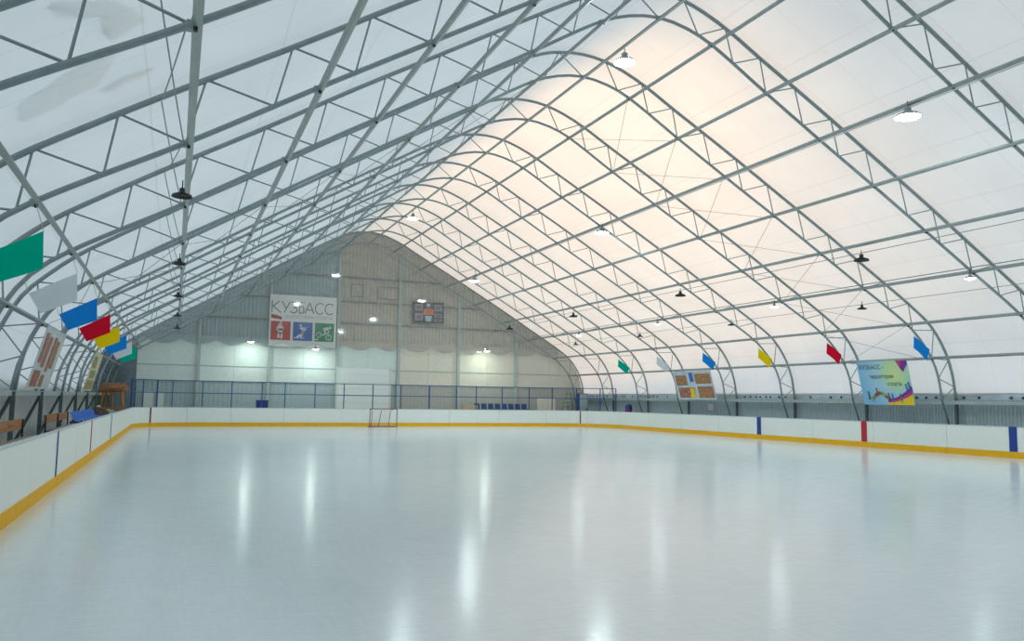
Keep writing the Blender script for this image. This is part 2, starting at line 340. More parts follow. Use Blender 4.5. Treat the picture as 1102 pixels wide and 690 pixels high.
# ------------------------------------------------------------------ far gable wall
wb = empty('wall_back', (XRIDGE, YW, 0)); tag(wb, 'far gable wall of profiled sheets above white lining panels', 'wall', kind='structure')
COLX = [1.4, 6.0, 10.75, 15.3, 20.0, 24.8]
edges = [-4.75] + COLX + [30.85]
GZ = [5.5, 7.35, 8.95, 10.75, 14.4]
for a, b in zip(edges[:-1], edges[1:]):
    for z0, z1 in zip(GZ[:-1], GZ[1:]):
        top = lambda u, z1=z1, z0=z0: max(z0, min(z1-.012, roof_z(max(-4.7, min(30.8, u)))-.02))
        xs = [a+(b-a)*i/40 for i in range(41)]
        ok = [x for x in xs if roof_z(x) > z0+.06]
        if len(ok) < 3: continue
        aa, bb = ok[0], ok[-1]
        mb = corrug(aa-XRIDGE+.01, bb-XRIDGE-.01, z0, z1, .05, .27, 'x', 0, -1, ztop=lambda u: top(u+XRIDGE))
        mb.build('sheet_panel', M['up_grey'] if (a+b)/2 < 10.5 else M['up_warm'], wb)  # right of the middle the warm light is painted into the sheets
# white lining (below the film curtain) and the darker wainscot
nl = 0
for a, b in zip(edges[:-1], edges[1:]):
    lft = a == edges[0]
    a2 = -2.4 if lft else a
    half = (a2+b)/2
    for (u0, u1) in ((a2, half), (half, b)):
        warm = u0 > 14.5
        for z0, z1 in ((2.9, 3.98), (3.98, 5.9)):
            um = u1
            while roof_z(um-.02) < z0+.4 and um > u0: um -= .1
            if um <= u0: continue
            pts = [(u0+.006, z0), (um-.006, z0)]
            n = 6
            for i in range(n+1):
                u = um-.006+(u0+.006-um+.006)*i/n; pts.append((u, max(z0+.01, min(z1-.012, roof_z(u)-.05))))
            mbp = MB(); k = len(pts)
            mbp.add([(x-XRIDGE, -.07, z) for x, z in pts] + [(x-XRIDGE, 0.0, z) for x, z in pts], [tuple(range(k)), tuple(range(k, 2*k))[::-1]] + [(i, k+i, k+(i+1) % k, (i+1) % k) for i in range(k)])
            mbp.build('lining_panel', M['lin_warm'] if warm else M['lin'], wb)
    mb = corrug((-5.05 if lft else a)-XRIDGE, b-XRIDGE, -.02, 2.895, .012, .3, 'x', -.05, -1)
    mb.build('wainscot_sheet', M['wains_warm'] if a > 14.5 else M['wains'], wb)
scal = lambda x: 5.72 - .30*abs(math.sin(math.pi*(x-4.65)/2.2))**1.1
for a, b in zip(edges[:-1], edges[1:]):
    a2, b2 = max(a, -2.6), min(b, 28.6)
    mbp = MB(); mbp.grid(lambda u, v: (a2+(b2-a2)*u-XRIDGE, -.10, scal(a2+(b2-a2)*u)+(min(6.05, max(5.75, roof_z(a2+(b2-a2)*u)-.05))-scal(a2+(b2-a2)*u))*v), 24, 2)
    mbp.build('scalloped_flap', M['up_grey'] if (a+b)/2 < 10.5 else M['up_warm'], wb)
MB().poly([(31.1-XRIDGE, .06, -.02)] + [(p.x-XRIDGE, .06, p.z) for p in FAB] + [(-5.1-XRIDGE, .06, -.02)]).build('backing_sheet', M['up_warm'], wb)
# dark sheet left of the white lining
mbp = MB().box(((-4.72-2.41)/2-XRIDGE, -.05, 4.0), (2.3, .04, 2.2)); mbp.build('sheet_panel', M['drape'], wb)
MB().box(((-4.72-2.41)/2-XRIDGE, -.10, 1.45), (2.3, .04, 2.9)).build('sheet_panel', M['drape'], wb)
for x in COLX:
    MB().box((x-XRIDGE, -.17, (roof_z(x)-.9)/2), (.2, .2, roof_z(x)-.95)).build('column', M['colm'], wb)
for z in (2.9, 3.98):
    MB().box((13.2-XRIDGE, -.085, z), (31.2, .03, .055)).build('girt', M['wains'] , wb)
for z in GZ[1:4]:
    xa = [x for x in [(-4.5+i*.1) for i in range(353)] if roof_z(x) > z+.9]
    MB().box(((xa[0]+xa[-1])/2-XRIDGE, -.09, z), (xa[-1]-xa[0], .06, .12)).build('girt', M['girt'], wb)
# framed hatch outlines high on the sheet
for (x0, x1, z0, z1) in ((11.6, 12.5, 9.35, 10.25), (13.6, 15.2, 9.3, 10.2)):
    mb = MB(); w = .05
    mb.box(((x0+x1)/2-XRIDGE, -.075, z0), (x1-x0, .05, w)).box(((x0+x1)/2-XRIDGE, -.075, z1), (x1-x0, .05, w)).box((x0-XRIDGE, -.075, (z0+z1)/2), (w, .05, z1-z0)).box((x1-XRIDGE, -.075, (z0+z1)/2), (w, .05, z1-z0))
    mb.build('hatch_frame', M['girt'], wb)
# doors
d1 = empty('door_1', (12.75, YW-.22, 0)); tag(d1, 'large white roller door in the far gable wall behind the goal', 'door', kind='structure')
for i in range(8): MB().box((0, 0, .27+i*.51), (3.75, .05, .50)).build('slat', M['door'], d1)
MB().box((-1.95, -.01, 2.07), (.14, .1, 4.14)).build('door_frame', M['lin'], d1); MB().box((1.95, -.01, 2.07), (.14, .1, 4.14)).build('door_frame', M['lin_warm'], d1)
for n, (x, w, h, t) in enumerate(((-1.6, .62, 2.15, 'pale door in the far wall beside the stacked timber trestle'), (-.85, .42, 2.1, 'narrow pale door in the far wall next to the wider one')), 2):
    d = empty('door_%d' % n, (x, YW-.13, 0)); tag(d, t, 'door', kind='structure')
    MB().box((0, 0, h/2), (w, .05, h)).build('door_leaf', M['lin'], d); MB().box((w*.38, -.05, 1.0), (.06, .05, .14)).build('door_handle', M['dark'], d)

# grey drape over the membrane at the far end of the bench side
side = [p for p in [a.lerp(b, .8) for a, b in zip(OUTER, FAB)] if p.x < 0 and p.z < 4.7]
mb = MB(); 
def fdr(u, v):
    i = min(len(side)-1, int(round(u*(len(side)-1)))); p = side[i]; y = 52.2 + (YW-.3-52.2)*v
    return (p.x+.006*math.sin(v*26+u*3), y, p.z)
mb.grid(fdr, len(side)-1, 30); dr = mb.build('grey_drape', M['drape'], smooth=True)
tag(dr, 'dark grey drape hung over the curved membrane in the far corner by the timber trestle', 'drape')

# clear film curtain with scalloped hem in front of the upper gable wall
mb = MB(); x0, x1 = -2.6, 28.9; n = 150
def ffm(u, v):
    x = x0+(x1-x0)*u; sag = abs(math.sin(math.pi*(x-4.65)/2.2))
    zb = 5.72 - .26*sag**1.2; zt = max(zb+.02, roof_z(x)-.35)
    y = YW-.54 
    return (x-XRIDGE, y, zb+(zt-zb)*v)
mb.grid(ffm, n, 10); fc = mb.build('film_curtain', M['film'], smooth=True, loc=(XRIDGE, 0, 0))
tag(fc, 'clear plastic film curtain with scalloped hem covering the upper gable wall', 'curtain')
mb = MB(); mb.tube([(x0+(x1-x0)*i/n-XRIDGE, YW-.56, 5.72-.26*abs(math.sin(math.pi*(x0+(x1-x0)*i/n-4.65)/2.2))**1.2) for i in range(n+1)], .022, 5)
mb.build('hem', M['up_grey'], fc)

NTH = ['', 'first', 'second', 'third', 'fourth', 'fifth', 'sixth', 'seventh', 'eighth', 'ninth', 'tenth', 'eleventh', 'twelfth']
def where(y):
    n = (TY(8)-y)/S
    if abs(n-round(n)) < .2: return 'at the %s truss from the gable' % NTH[round(n)]
    if n < 1: return 'right at the gable'
    return 'between %s and %s trusses from the gable' % (NTH[int(n)], NTH[int(n)+1])
FLAGS_L = {-2: 'green', -1: 'white', 0: 'blue', 1: 'red', 2: 'yellow', 3: 'blue', 4: 'white', 5: 'green'}
FLAGS_R = {-1: 'white', 0: 'blue', 1: 'red', 2: 'yellow', 3: 'blue', 4: 'white', 5: 'green'}
# ------------------------------------------------------------------ arch trusses
def arclen(path):
    L = [0]
    for a, b in zip(path[:-1], path[1:]): L.append(L[-1]+(b-a).length)
    return L
IL = arclen(INNER)
def at_len(path, L, s):
    for i in range(len(L)-1):
        if L[i] <= s <= L[i+1]: return path[i].lerp(path[i+1], (s-L[i])/max(1e-9, L[i+1]-L[i]))
    return path[-1].copy()
def near_s(path, L, p):
    best = min(range(len(path)), key=lambda i: (path[i]-p).length); return L[best]
joints = [Vector((29.92, 0, 2.2))] + [Vector((x, 0, z)) for x, z in PUR_R[::-1]] + [Vector((RIDGE[0], 0, RIDGE[1]))] + [Vector((x, 0, z)) for x, z in PUR_L] + [Vector((-3.85, 0, 2.03))]
js = [near_s(INNER, IL, p) for p in joints]
anch = [js[i] for i in (0, 1, 3, 5, 7, 9, 11, 13, 15, 17, 18)]      # web panels: three to every two purlin spacings
nodes = []
for a, b, n in zip(anch[:-1], anch[1:], (2, 3, 3, 3, 3, 3, 3, 3, 3, 2)): nodes += [a+(b-a)*i/n for i in range(n)]
nodes.append(anch[-1])
def nearest(path, p, d):
    best, bp = 1e9, None
    for a, b in zip(path[:-1], path[1:]):
        ab = b-a; t = max(0, min(1, (p-a).dot(ab)/ab.length_squared)); q = a+ab*t
        if (q-p).length < best: best, bp = (q-p).length, q
    return bp
O0 = Vector((XRIDGE, 0, 0))
def make_truss():
    t = empty('arch_truss', (XRIDGE, 0, 0))
    MB().tube([p-O0 for p in OUTER], .056, 8).build('outer_chord', M['steel'], t, smooth=True)
    MB().tube([p-O0 for p in INNER], .050, 8).build('inner_chord', M['steel'], t, smooth=True)
    def web(a, b, r=.021): MB().tube([a-O0, b-O0], r, 6, cap=False).build('web_strut', M['steel'], t)
    for a, b in zip(nodes[:-1], nodes[1:]):
        A, B = at_len(INNER, IL, a), at_len(INNER, IL, b); Mid = (A+B)/2; O = nearest(OUTER, Mid, 0)
        web(A, O); web(O, B)
    for s, p in zip(js[1:-1], joints[1:-1]):
        q = at_len(INNER, IL, s); tt = (at_len(INNER, IL, min(s+.1, IL[-1]))-at_len(INNER, IL, s-.1)).normalized(); nn = Vector((-tt.z, 0, tt.x))
        if nn.z > 0 and abs(nn.z) > .2: nn = -nn
        elif abs(nn.z) <= .2 and nn.x*(XRIDGE-q.x) < 0: nn = -nn
        c = q-O0
        MB().box((0, 0, 0), (.12, .11, .11)).build('purlin_clamp', M['steel'], t, loc=c+nn*.02)
        MB().box((0, 0, 0), (.05, .05, .05)).build('bolt', M['black'], t, loc=c+nn*.10+Vector((0, -.09, 0)))
    # feet: posts and outward struts
    MB().box((30.77-XRIDGE, 0, 1.1), (.11, .11, 2.2)).build('post', M['steel_lo'], t)
    MB().tube([(29.92-XRIDGE, 0, 2.2), (30.7-XRIDGE, 0, .05)], .045, 6).build('foot_strut', M['steel_lo'], t)
    MB().box((-3.87-XRIDGE, 0, 1.0), (.11, .11, 2.0)).build('post', M['steel_lo'], t)
    MB().tube([(-3.87-XRIDGE, 0, 1.98), (-4.66-XRIDGE, 0, .1)], .05, 6).build('foot_strut', M['steel_lo'], t)
    return t
tr0 = make_truss()
for i, k in enumerate(range(-4, 8)):
    t = tr0 if i == 0 else copy_tree(tr0)
    t.location.y = TY(k) if k < 7 else TY(7)-.02
    if k == 7: lab = 'last steel lattice arch truss, standing against the far gable wall behind the film'
    elif k in FLAGS_R: lab = 'grey steel lattice arch truss, %s from the far gable, with %s flags' % (NTH[8-k], FLAGS_R[k])
    elif k in FLAGS_L: lab = 'grey steel lattice arch truss, %s from the far gable, with one %s flag' % (NTH[8-k], FLAGS_L[k])
    else: lab = 'grey steel lattice arch truss, %s from the far gable, without flags' % NTH[8-k]
    tag(t, lab, 'truss', 'roof arch trusses')

# ------------------------------------------------------------------ purlins
ORD = ['lowest', 'second', 'third', 'fourth', 'fifth', 'sixth', 'seventh', 'eighth']
def purlin(x, z, label):
    c = Vector((XRIDGE-x, 0, 6.0-z)).normalized()*.07 if abs(x-XRIDGE) > 1 else Vector((0, 0, -.07))
    o = MB().tube([(0, YN+.3, 0), (0, YW-.75, 0)], .062, 4, twist=math.pi/4 + (.52 if x > XRIDGE else -.52)).build('purlin', M['pur'], loc=(x+c.x, 0, z+c.z))
    tag(o, label, 'purlin', 'longitudinal roof purlins'); return o
for i, (x, z) in enumerate(PUR_R[::-1]): purlin(x, z, 'grey steel purlin, %s above the side rail on the side without benches' % ORD[i])
for i, (x, z) in enumerate(PUR_L[::-1]): purlin(x, z, 'grey steel purlin, %s above the side rail on the bench side' % ORD[i])
purlin(*RIDGE, 'grey steel ridge purlin running under the top of the arches')

# cross bracing wires in the second bay
def wire(name, a, b, r, mat, label, cat, group, sag=0):
    a, b = Vector(a), Vector(b); n = 8 if sag else 1
    pts = [a.lerp(b, i/n)-Vector((0, 0, sag*4*(i/n)*(1-i/n)))-a for i in range(n+1)]
    o = MB().tube(pts, r, 4, cap=False).build(name, mat, loc=a); tag(o, label, cat, group); return o
RJ = [RIDGE]+PUR_R; LJ = [RIDGE]+PUR_L
for J, sd in ((RJ, 'far from the benches'), (LJ, 'on the bench side')):
    for jn, (a, b) in enumerate(zip(J[1:-1], J[2:])):
        for p, q, dz in ((a, b, 0), (b, a, .03)):
            wire('bracing_wire', (p[0], TY(0)+.1, p[1]-.06-dz), (q[0], TY(1)-.1, q[1]-.06-dz), .009, M['wire'], 'bracing wire %s toward the gable between %s and %s purlins %s' % ('falling' if dz == 0 else 'rising', ORD[6-jn], ORD[7-jn], sd), 'wire', 'bracing wires %s' % sd)
# conduits and lamp wires
wire('conduit', (18.70, 2, 10.33), (18.70, 57.6, 10.33), .022, M['cable'], 'thin pale conduit slung under the purlin that carries the big lit lamps', 'conduit', None)
wire('conduit', (12.55, 2, 13.12), (12.55, 57.6, 13.12), .022, M['cable'], 'thin pale conduit slung below the ridge purlin', 'conduit', None)
wire('lamp_wire', (23.48, 2, 7.62), (23.48, 57.6, 7.62), .014, M['wire'], 'long wire carrying the row of black lamps below the fourth purlin above the rail', 'wire', None)
wire('lamp_wire', (26.8, 2, 6.2), (26.8, 57.6, 6.2), .012, M['wire'], 'long wire carrying the low row of small black lamps above the posters', 'wire', None)
wire('conduit', (25.62, 2, 6.82), (25.62, 57.6, 6.82), .018, M['wire'], 'thin conduit running along the purlin with small white lamps', 'conduit', None)
for k in range(-3, 3):
    for sg in (-1, 1):
        hi, lo = (-.46, 7.0), (-.08, 6.34)
        pa, pb = (hi, lo) if sg < 0 else (lo, hi)
        wire('chain_wire', (pa[0], TY(k)+.03, pa[1]), (pb[0], TY(k+1)-.03, pb[1]), .011, M['wire'], ('slack bench-side wire %s toward the gable, ' % ('falling' if sg < 0 else 'rising'))+where((TY(k)+TY(k+1))/2), 'wire', 'slack wires by the bench-side lamps', .06)

# ------------------------------------------------------------------ lamps
def make_lamp(name, R, hood, lens, deep):
    t = empty(name)
    h = R*.55
    MB().lathe([(R, 0), (R*1.0, .012), (R*.93, h*.25), (R*.70, h*.55), (R*.38, h*.8), (R*.24, h*.95), (R*.235, h*.95), (R*.36, h*.78), (R*.67, h*.53), (R*.90, h*.23), (R*.965, 0)], 22).build('hood', hood, t, smooth=True)
    MB().lathe([(R*.92, h*deep), (R*.7, h*deep-.03*(deep < .1)), (R*.3, h*deep-.05*(deep < .1)), (.001, h*deep-.055*(deep < .1))], 22).build('lens', lens, t, smooth=True)
    MB().lathe([(R*.25, h*.9), (R*.27, h*1.0), (R*.27, h*1.55), (R*.2, h*1.65), (.001, h*1.66)], 14).build('ballast_housing', hood, t, smooth=False)
    MB().tube([(0, 0, h*1.6), (0, 0, h*1.6+.16)], .014, 6).build('hanging_hook', M['dark'], t)
    return t
protoA = make_lamp('high_bay_lamp', .36, M['hoodgrey'], M['lit'], .03)
protoB = make_lamp('bell_lamp', .28, M['hoodblack'], M['glassoff'], .45)
protoC = make_lamp('small_bell_lamp', .20, M['hoodblack'], M['glassoff'], .40)
protoD = make_lamp('small_white_lamp', .19, M['hoodgrey'], M['lit2'], .03)
protoE = make_lamp('wall_lamp', .22, M['hoodgrey'], M['litw'], .03)
used = set()
def put(proto, loc, label, group):
    o = proto if proto.name not in used else copy_tree(proto)
    used.add(proto.name); o.location = loc; tag(o, label, 'lamp', group); return o
for y in (21.2, 45.7): put(protoA, (12.6, y, 12.62), 'large lit high-bay lamp under the ridge purlin, '+where(y), 'big lamps under the ridge')
for y in (16.0, 33.7, 51.7): put(protoA, (18.75, y, 10.08), 'large lit lamp on the poster-side slope, '+where(y), 'big lamps on the poster-side purlin')
for y in (22.3, 34.0, 45.9, 56.6): put(protoB, (23.48, y, 7.32), 'black bell lamp on the upper lamp wire, '+where(y), 'black bell lamps')
for y in (25.5, 34.2, 43.2, 52.0): put(protoC, (26.8, y, 6.0), 'small black lamp on the lower wire, '+where(y), 'small black lamps above the posters')
for y in (8.0, 16.93, 25.89, 34.56, 43.2, 51.5): put(protoC, (-.06, y, 5.88), 'small black bench-side lamp, '+where(y), 'small black lamps on the bench side')
for y in (19.47, 29.47, 39.29, 49.1): put(protoD, (25.55, y, 6.42), 'small pale lamp under a poster-side purlin, '+where(y), 'small pale lamps')
put(protoE, (4.65, YW-1.35, 5.62), 'lit lamp on the far gable wall between the banner and the bench side', 'wall lamps')
put(protoE, (9.0, YW-1.35, 5.28), 'lit lamp on the far gable wall below the sports banner', 'wall lamps')
put(protoE, (21.9, YW-1.35, 5.62), 'lit lamp on the far gable wall beyond the scoreboard', 'wall lamps')

# ------------------------------------------------------------------ rink boards
rb = empty('rink_boards', (13.75, 27.8, 0)); tag(rb, 'white dasher boards with yellow kickplates enclosing the ice', 'boards')
RB0 = Vector((13.75, 27.8))
def strip(name, pts, z0, z1, off0, off1, mat):
    """pts: polyline on the ice-side face; offsets outward"""
    P = [Vector(p) for p in pts]; mb = MB(); n = len(P)
    for i, p in enumerate(P):
        t = (P[min(i+1, n-1)]-P[max(i-1, 0)]).normalized(); nn = Vector((t.y, -t.x))
        for o, z in ((off0, z0), (off1, z0), (off1, z1), (off0, z1)):
            q = p+nn*o-RB0; mb.v.append((q.x, q.y, z))
    for i in range(n-1):
        for k in range(4): mb.f.append((4*i+k, 4*i+(k+1) % 4, 4*i+4+(k+1) % 4, 4*i+4+k))
    mb.f.append((3, 2, 1, 0)); e = 4*(n-1); mb.f.append((e, e+1, e+2, e+3))
    return mb.build(name, mat, rb)
def bpanel(pts):
    P = [Vector(p) for p in pts]
    P[0] = P[0] + (P[1]-P[0]).normalized()*.009; P[-1] = P[-1] + (P[-2]-P[-1]).normalized()*.009
    strip('board_panel', P, .02, 1.16, 0, .06, M['board']); strip('kickplate', P, 0, .245, -.012, .0, M['kick']); strip('cap_rail', P, 1.16, 1.2, -.012, .075, M['cap'])
# ring counter-clockwise (ice on the left hand), outward = right of travel
LB = [51.55, 47.3, 43.1, 38.9, 34.8, 30.6, 26.75, 22.9, 19.3, 15.94, 12.0, 8.1, 4.0]
for a, b in zip(LB[:-1], LB[1:]): bpanel([(XL, a), (XL, b)])
def arcpanels(cx, cy, r, a0, a1, n):
    for i in range(n): bpanel(arc(cx, cy, r, a0+(a1-a0)*i/n, a0+(a1-a0)*(i+1)/n, 5))
arcpanels(XL+RL, YNB+RL, RL, 180, 270, 2)
nb = [XL+RL, 4.5, 8.5, 12.5, 16.5, 20.5, 24.5, XR-RR]
for a, b in zip(nb[:-1], nb[1:]): bpanel([(a, YNB), (b, YNB)])
arcpanels(XR-RR, YNB+RR, RR, 270, 360, 2)
RBk = [5.0, 8.5, 12.4, 16.3, 20.1, 24.0, 27.8, 31.6, 35.4, 39.2, 43.0, 46.8, YF-RR]
for a, b in zip(RBk[:-1], RBk[1:]): bpanel([(XR, a), (XR, b)])
arcpanels(XR-RR, YF-RR, RR, 0, 90, 2)
fb = [XR-RR, 21.9, 18.1, 14.3, 10.5, 6.7, 3.4, XL+RL]
for a, b in zip(fb[:-1], fb[1:]): bpanel([(a, YF), (b, YF)])
arcpanels(XL+RL, YF-RL, RL, 90, 180, 2)
for y, mt in ((21.12, 'blue'), (28.34, 'red'), (35.64, 'blue')): strip('line_mark', [(XR, y-.16), (XR, y+.16)], .25, 1.2, -.016, -.001, M[mt])
for y, mt in ((19.25, 'blue'), (26.7, 'red'), (34.8, 'blue')): strip('line_mark', [(XL, y+.07), (XL, y-.07)], .25, 1.2, -.016, -.001, M[mt])
a = math.radians(47); strip('line_mark', arc(XL+RL, YF-RL, RL, 133, 135, 2), .25, 1.2, -.016, -.001, M['redthin'])
strip('line_mark', arc(XR-RR, YF-RR, RR, 52, 53.3, 2), .25, 1.2, -.016, -.001, M['redthin'])

# ------------------------------------------------------------------ blue safety fence standing behind the far boards
sf = empty('safety_fence', (13, YF+.1, 1.2)); F0 = Vector((13, YF+.1, 1.2))
tag(sf, 'blue tubular safety fence standing on the far boards behind the goal', 'fence')
PX = [-1.96, -1.11, .13, 1.64, 3.39, 5.27, 6.72, 8.66, 10.59, 12.57, 14.54, 16.6, 18.65, 20.13, 22.16, 24.32]
fpts = [(XL+RL+(RL+.1)*math.cos(math.radians(q)), YF-RL+(RL+.1)*math.sin(math.radians(q))) for q in (178, 162, 145, 125, 107)] + [(x, YF+.1) for x in PX if x > .6] + [(XR-RR+(RR+.1)*math.cos(math.radians(q)), YF-RR+(RR+.1)*math.sin(math.radians(q))) for q in (83, 57, 31, 10)]
for i, (x, y) in enumerate(fpts):
    MB().box((x-F0.x, y-F0.y, .82), (.09 if i in (0, 3, 13) else .06, .06, 1.64)).build('post', M['fence'], sf)
for z in (1.66, .89):
    for (a, b) in zip(fpts[:-1], fpts[1:]):
        MB().tube([(a[0]-F0.x, a[1]-F0.y, z), (b[0]-F0.x, b[1]-F0.y, z)], .03, 6).build('rail', M['fence'], sf)

# ------------------------------------------------------------------ goal
gl = empty('hockey_goal', (12.94, 52.95, 0)); tag(gl, 'red-framed hockey goal with white net in front of the far boards', 'goal')
for sx in (-1, 1):
    MB().tube([(sx*.915, 0, 0), (sx*.915, 0, 1.22)], .028, 8).build('goalpost', M['redthin'], gl)
    MB().tube([(sx*.915, 0, 1.22), (sx*.8, .45, 1.22), (sx*.62, .6, 1.1), (sx*.6, .95, .03)], .022, 6).build('back_frame', M['redthin'], gl)
    MB().tube([(sx*.915, 0, .03), (sx*.95, .6, .03), (sx*.6, .95, .03)], .022, 6).build('base_frame', M['redthin'], gl)
MB().tube([(-.915, 0, 1.22), (.915, 0, 1.22)], .028, 8).build('crossbar', M['redthin'], gl)
MB().tube([(-.6, .95, .03), (.6, .95, .03)], .022, 6).build('base_frame', M['redthin'], gl)
MB().tube([(0, .6, 1.1), (-.1, .95, .03)], .022, 6).build('centre_bar', M['redthin'], gl)
MB().tube([(-.88, .06, .03), (.88, .06, .03)], .018, 6).build('base_frame', M['redthin'], gl)
mb = MB()
for i in range(15):
    u = -.62+1.24*i/14; mb.tube([(u*1.4, .05, 1.2), (u, .6, 1.1), (u, .94, .05)], .004, 3, cap=False)
for i in range(9):
    v = i/8; mb.tube([(-.62, .6+.34*v, 1.1-1.05*v), (.62, .6+.34*v, 1.1-1.05*v)], .004, 3, cap=False)
tag(mb.build('net', M['net'], gl), kind='stuff')

# ------------------------------------------------------------------ flags
def flag(c4, y, mt, colname, sidename, hang):
    tl, tr_, br, bl = [Vector((q[0], 0, q[1])) for q in c4]
    root = empty('flag', (tl.x, y, bl.z)); o = Vector((tl.x, 0, bl.z))
    ph = random.random()*6
    def fn(u, v):
        p = (bl.lerp(br, u)).lerp(tl.lerp(tr_, u), v)-o
        return (p.x, .025*math.sin(u*5+ph)*(1-.5*v), p.z)
    MB().grid(fn, 10, 6).build('cloth', M['fl_'+mt], root, smooth=True)
    for cnr, tgt in zip((tl, tr_), hang):
        a = cnr-o; b = Vector((tgt[0], 0, tgt[1]))-o
        MB().tube([a, b], .006, 4, cap=False).build('cord', M['cord'], root)
    tag(root, '%s flag %s, hung from the %s truss from the gable' % (colname, sidename.replace('on the side opposite', 'opposite'), NTH[8-round((y+.12-Y1)/S)]), 'flag', '%s flags %s' % (mt, sidename)); return root
LC = [(-2.94, 4.05), (-2.06, 4.55), (-2.03, 3.95), (-2.70, 3.64)]
RC = [(28.28, 4.84), (29.18, 4.31), (29.02, 3.84), (28.24, 4.33)]
cn = dict(green='green', white='pale grey-white', blue='blue', red='red', yellow='yellow')
for k, c in FLAGS_L.items():
    lab = 'over the benches'
    f = flag(LC, TY(k)-.12, c, cn[c], lab, ((-3.05, 4.38), (-2.2, 5.0)))
for k, c in FLAGS_R.items():
    flag(RC, TY(k)-.12, c, cn[c], 'on the side opposite the benches', ((28.2, 5.2), (29.2, 4.25)))

# ------------------------------------------------------------------ flat prints: banner, posters, scoreboard
def panel_root(name, origin, ux, uy):
    ux = Vector(ux).normalized(); uy = Vector(uy).normalized(); uz = ux.cross(uy)
    o = empty(name); o.matrix_world = Matrix(((ux.x, uy.x, uz.x, origin[0]), (ux.y, uy.y, uz.y, origin[1]), (ux.z, uy.z, uz.z, origin[2]), (0, 0, 0, 1)))
    return o
LAY = .004
def flat(root, name, pts, mt, layer): return MB().prism(pts if True else pts, LAY*layer, LAY*layer+.002).build(name, mt, root)
def ccw(pts):
    a = sum(x0*y1-x1*y0 for (x0, y0), (x1, y1) in zip(pts, pts[1:]+pts[:1])); return pts if a > 0 else pts[::-1]
def rect(x0, y0, x1, y1): return [(x0, y0), (x1, y0), (x1, y1), (x0, y1)]
def stroke(mb, pts, w, z):
    P = [Vector((x, y)) for x, y in pts]
    for a, b in zip(P[:-1], P[1:]):
        t = (b-a).normalized(); n = Vector((-t.y, t.x))*w/2; e = t*w*.3
        q = [a-e-n, b+e-n, b+e+n, a-e+n]
        mb.add([(v.x, v.y, z) for v in q], [(0, 1, 2, 3)])
def text_obj(root, name, s, x, y, size, mt, layer, sx=1.0):
    cu = bpy.data.curves.new(name, 'FONT'); cu.body = s; cu.size = size; cu.resolution_u = 2
    tmp = bpy.data.objects.new(name+'_tmp', cu); COL.objects.link(tmp)
    dg = bpy.context.evaluated_depsgraph_get(); dg.update()
    me = bpy.data.meshes.new_from_object(tmp.evaluated_get(dg)); bpy.data.objects.remove(tmp)
    me.materials.clear(); me.materials.append(mt); me.name = name
    o = bpy.data.objects.new(name, me); COL.objects.link(o); o.parent = root; o.location = (x, y, LAY*layer+.003); o.scale = (sx, 1, 1)
    return o
# --- banner on the gable
BW, BH = 4.66, 3.68
bn = panel_root('sports_banner', (5.9, YW-.32, 5.46), (1, 0, .0), (0, 0, 1)); tag(bn, 'white banner reading КУЗБАСС with red, blue and green sport squares', 'banner')
MB().box((BW/2, BH/2, -.012), (BW, BH, .02)).build('sheet', M['white'], bn)
def letter(ch, x, y, w, h):
    A = lambda l: [(x+a*w, y+b*h) for a, b in l]
    ar = lambda cx, cy, rx, ry, a0, a1, n=12: [(cx+rx*math.cos(math.radians(a0+(a1-a0)*i/n)), cy+ry*math.sin(math.radians(a0+(a1-a0)*i/n))) for i in range(n+1)]
    D = {'К': [[(0, 0), (0, 1)], [(.75, 1), (.1, .52), (.95, 0)]], 'У': [[(0, 1), (.45, .42)], [(.95, 1), (.3, 0)]],
         'З': [ar(.4, .74, .42, .26, 140, -90), ar(.4, .26, .48, .27, 90, -150)], 'Б': [[(.85, 1), (.1, 1), (.1, 0), (.45, 0)], ar(.45, .3, .42, .3, -90, 90), [(.45, .6), (.1, .6)]],
         'А': [[(0, 0), (.5, 1), (1, 0)], [(.2, .33), (.8, .33)]], 'С': [ar(.55, .5, .52, .5, 45, 315, 18)]}
    return [A(l) for l in D[ch]]
xs = [(.14, .62), (.82, .56), (1.42, .5), (1.98, .42), (2.42, .62), (3.12, .62), (3.82, .62)]
for ch, (lx, lw) in zip('КУЗБАСС', xs):
    mb = MB()
    for l in letter(ch, lx, 2.42, lw, .78): stroke(mb, l, .062, LAY+.003)
    mb.build('letter', M['text'], bn)
text_obj(bn, 'small_lettering', 'ТЕРРИТОРИЯ СПОРТА', .98, 2.04, .30, M['textlt'], 1, 1.02)
flat(bn, 'red_emblem', [(.1, 2.0), (.82, 1.9), (.85, 2.08), (.5, 2.2), (.1, 2.28)], M['pred'], 1)
for i, (x0, mt) in enumerate(((.1, 'pred'), (1.63, 'pblue'), (3.16, 'pgreen'))):
    flat(bn, 'sport_square', rect(x0, .45, x0+1.36, 1.78), M[mt], 1)
def fig(name, lines, heads, x0):
    mb = MB()
    for w, l in lines: stroke(mb, [(x0+a*1.36, .45+b*1.33) for a, b in l], w*1.36, LAY*2+.004)
    for hx, hy, r in heads: mb.add([(x0+hx*1.36+r*1.36*math.cos(k*.628), .45+hy*1.33+r*1.36*math.sin(k*.628), LAY*2+.004) for k in range(10)], [tuple(range(10))])
    mb.build(name, M['white'], bn)
fig('skater_pictogram', [(.17, [(.46, .82), (.50, .58)]), (.10, [(.50, .58), (.40, .38), (.40, .14)]), (.10, [(.54, .58), (.56, .36), (.55, .12)]), (.06, [(.40, .78), (.30, .56), (.42, .48)]), (.06, [(.54, .8), (.64, .62), (.56, .52)])], [(.5, .9, .065)], .1)
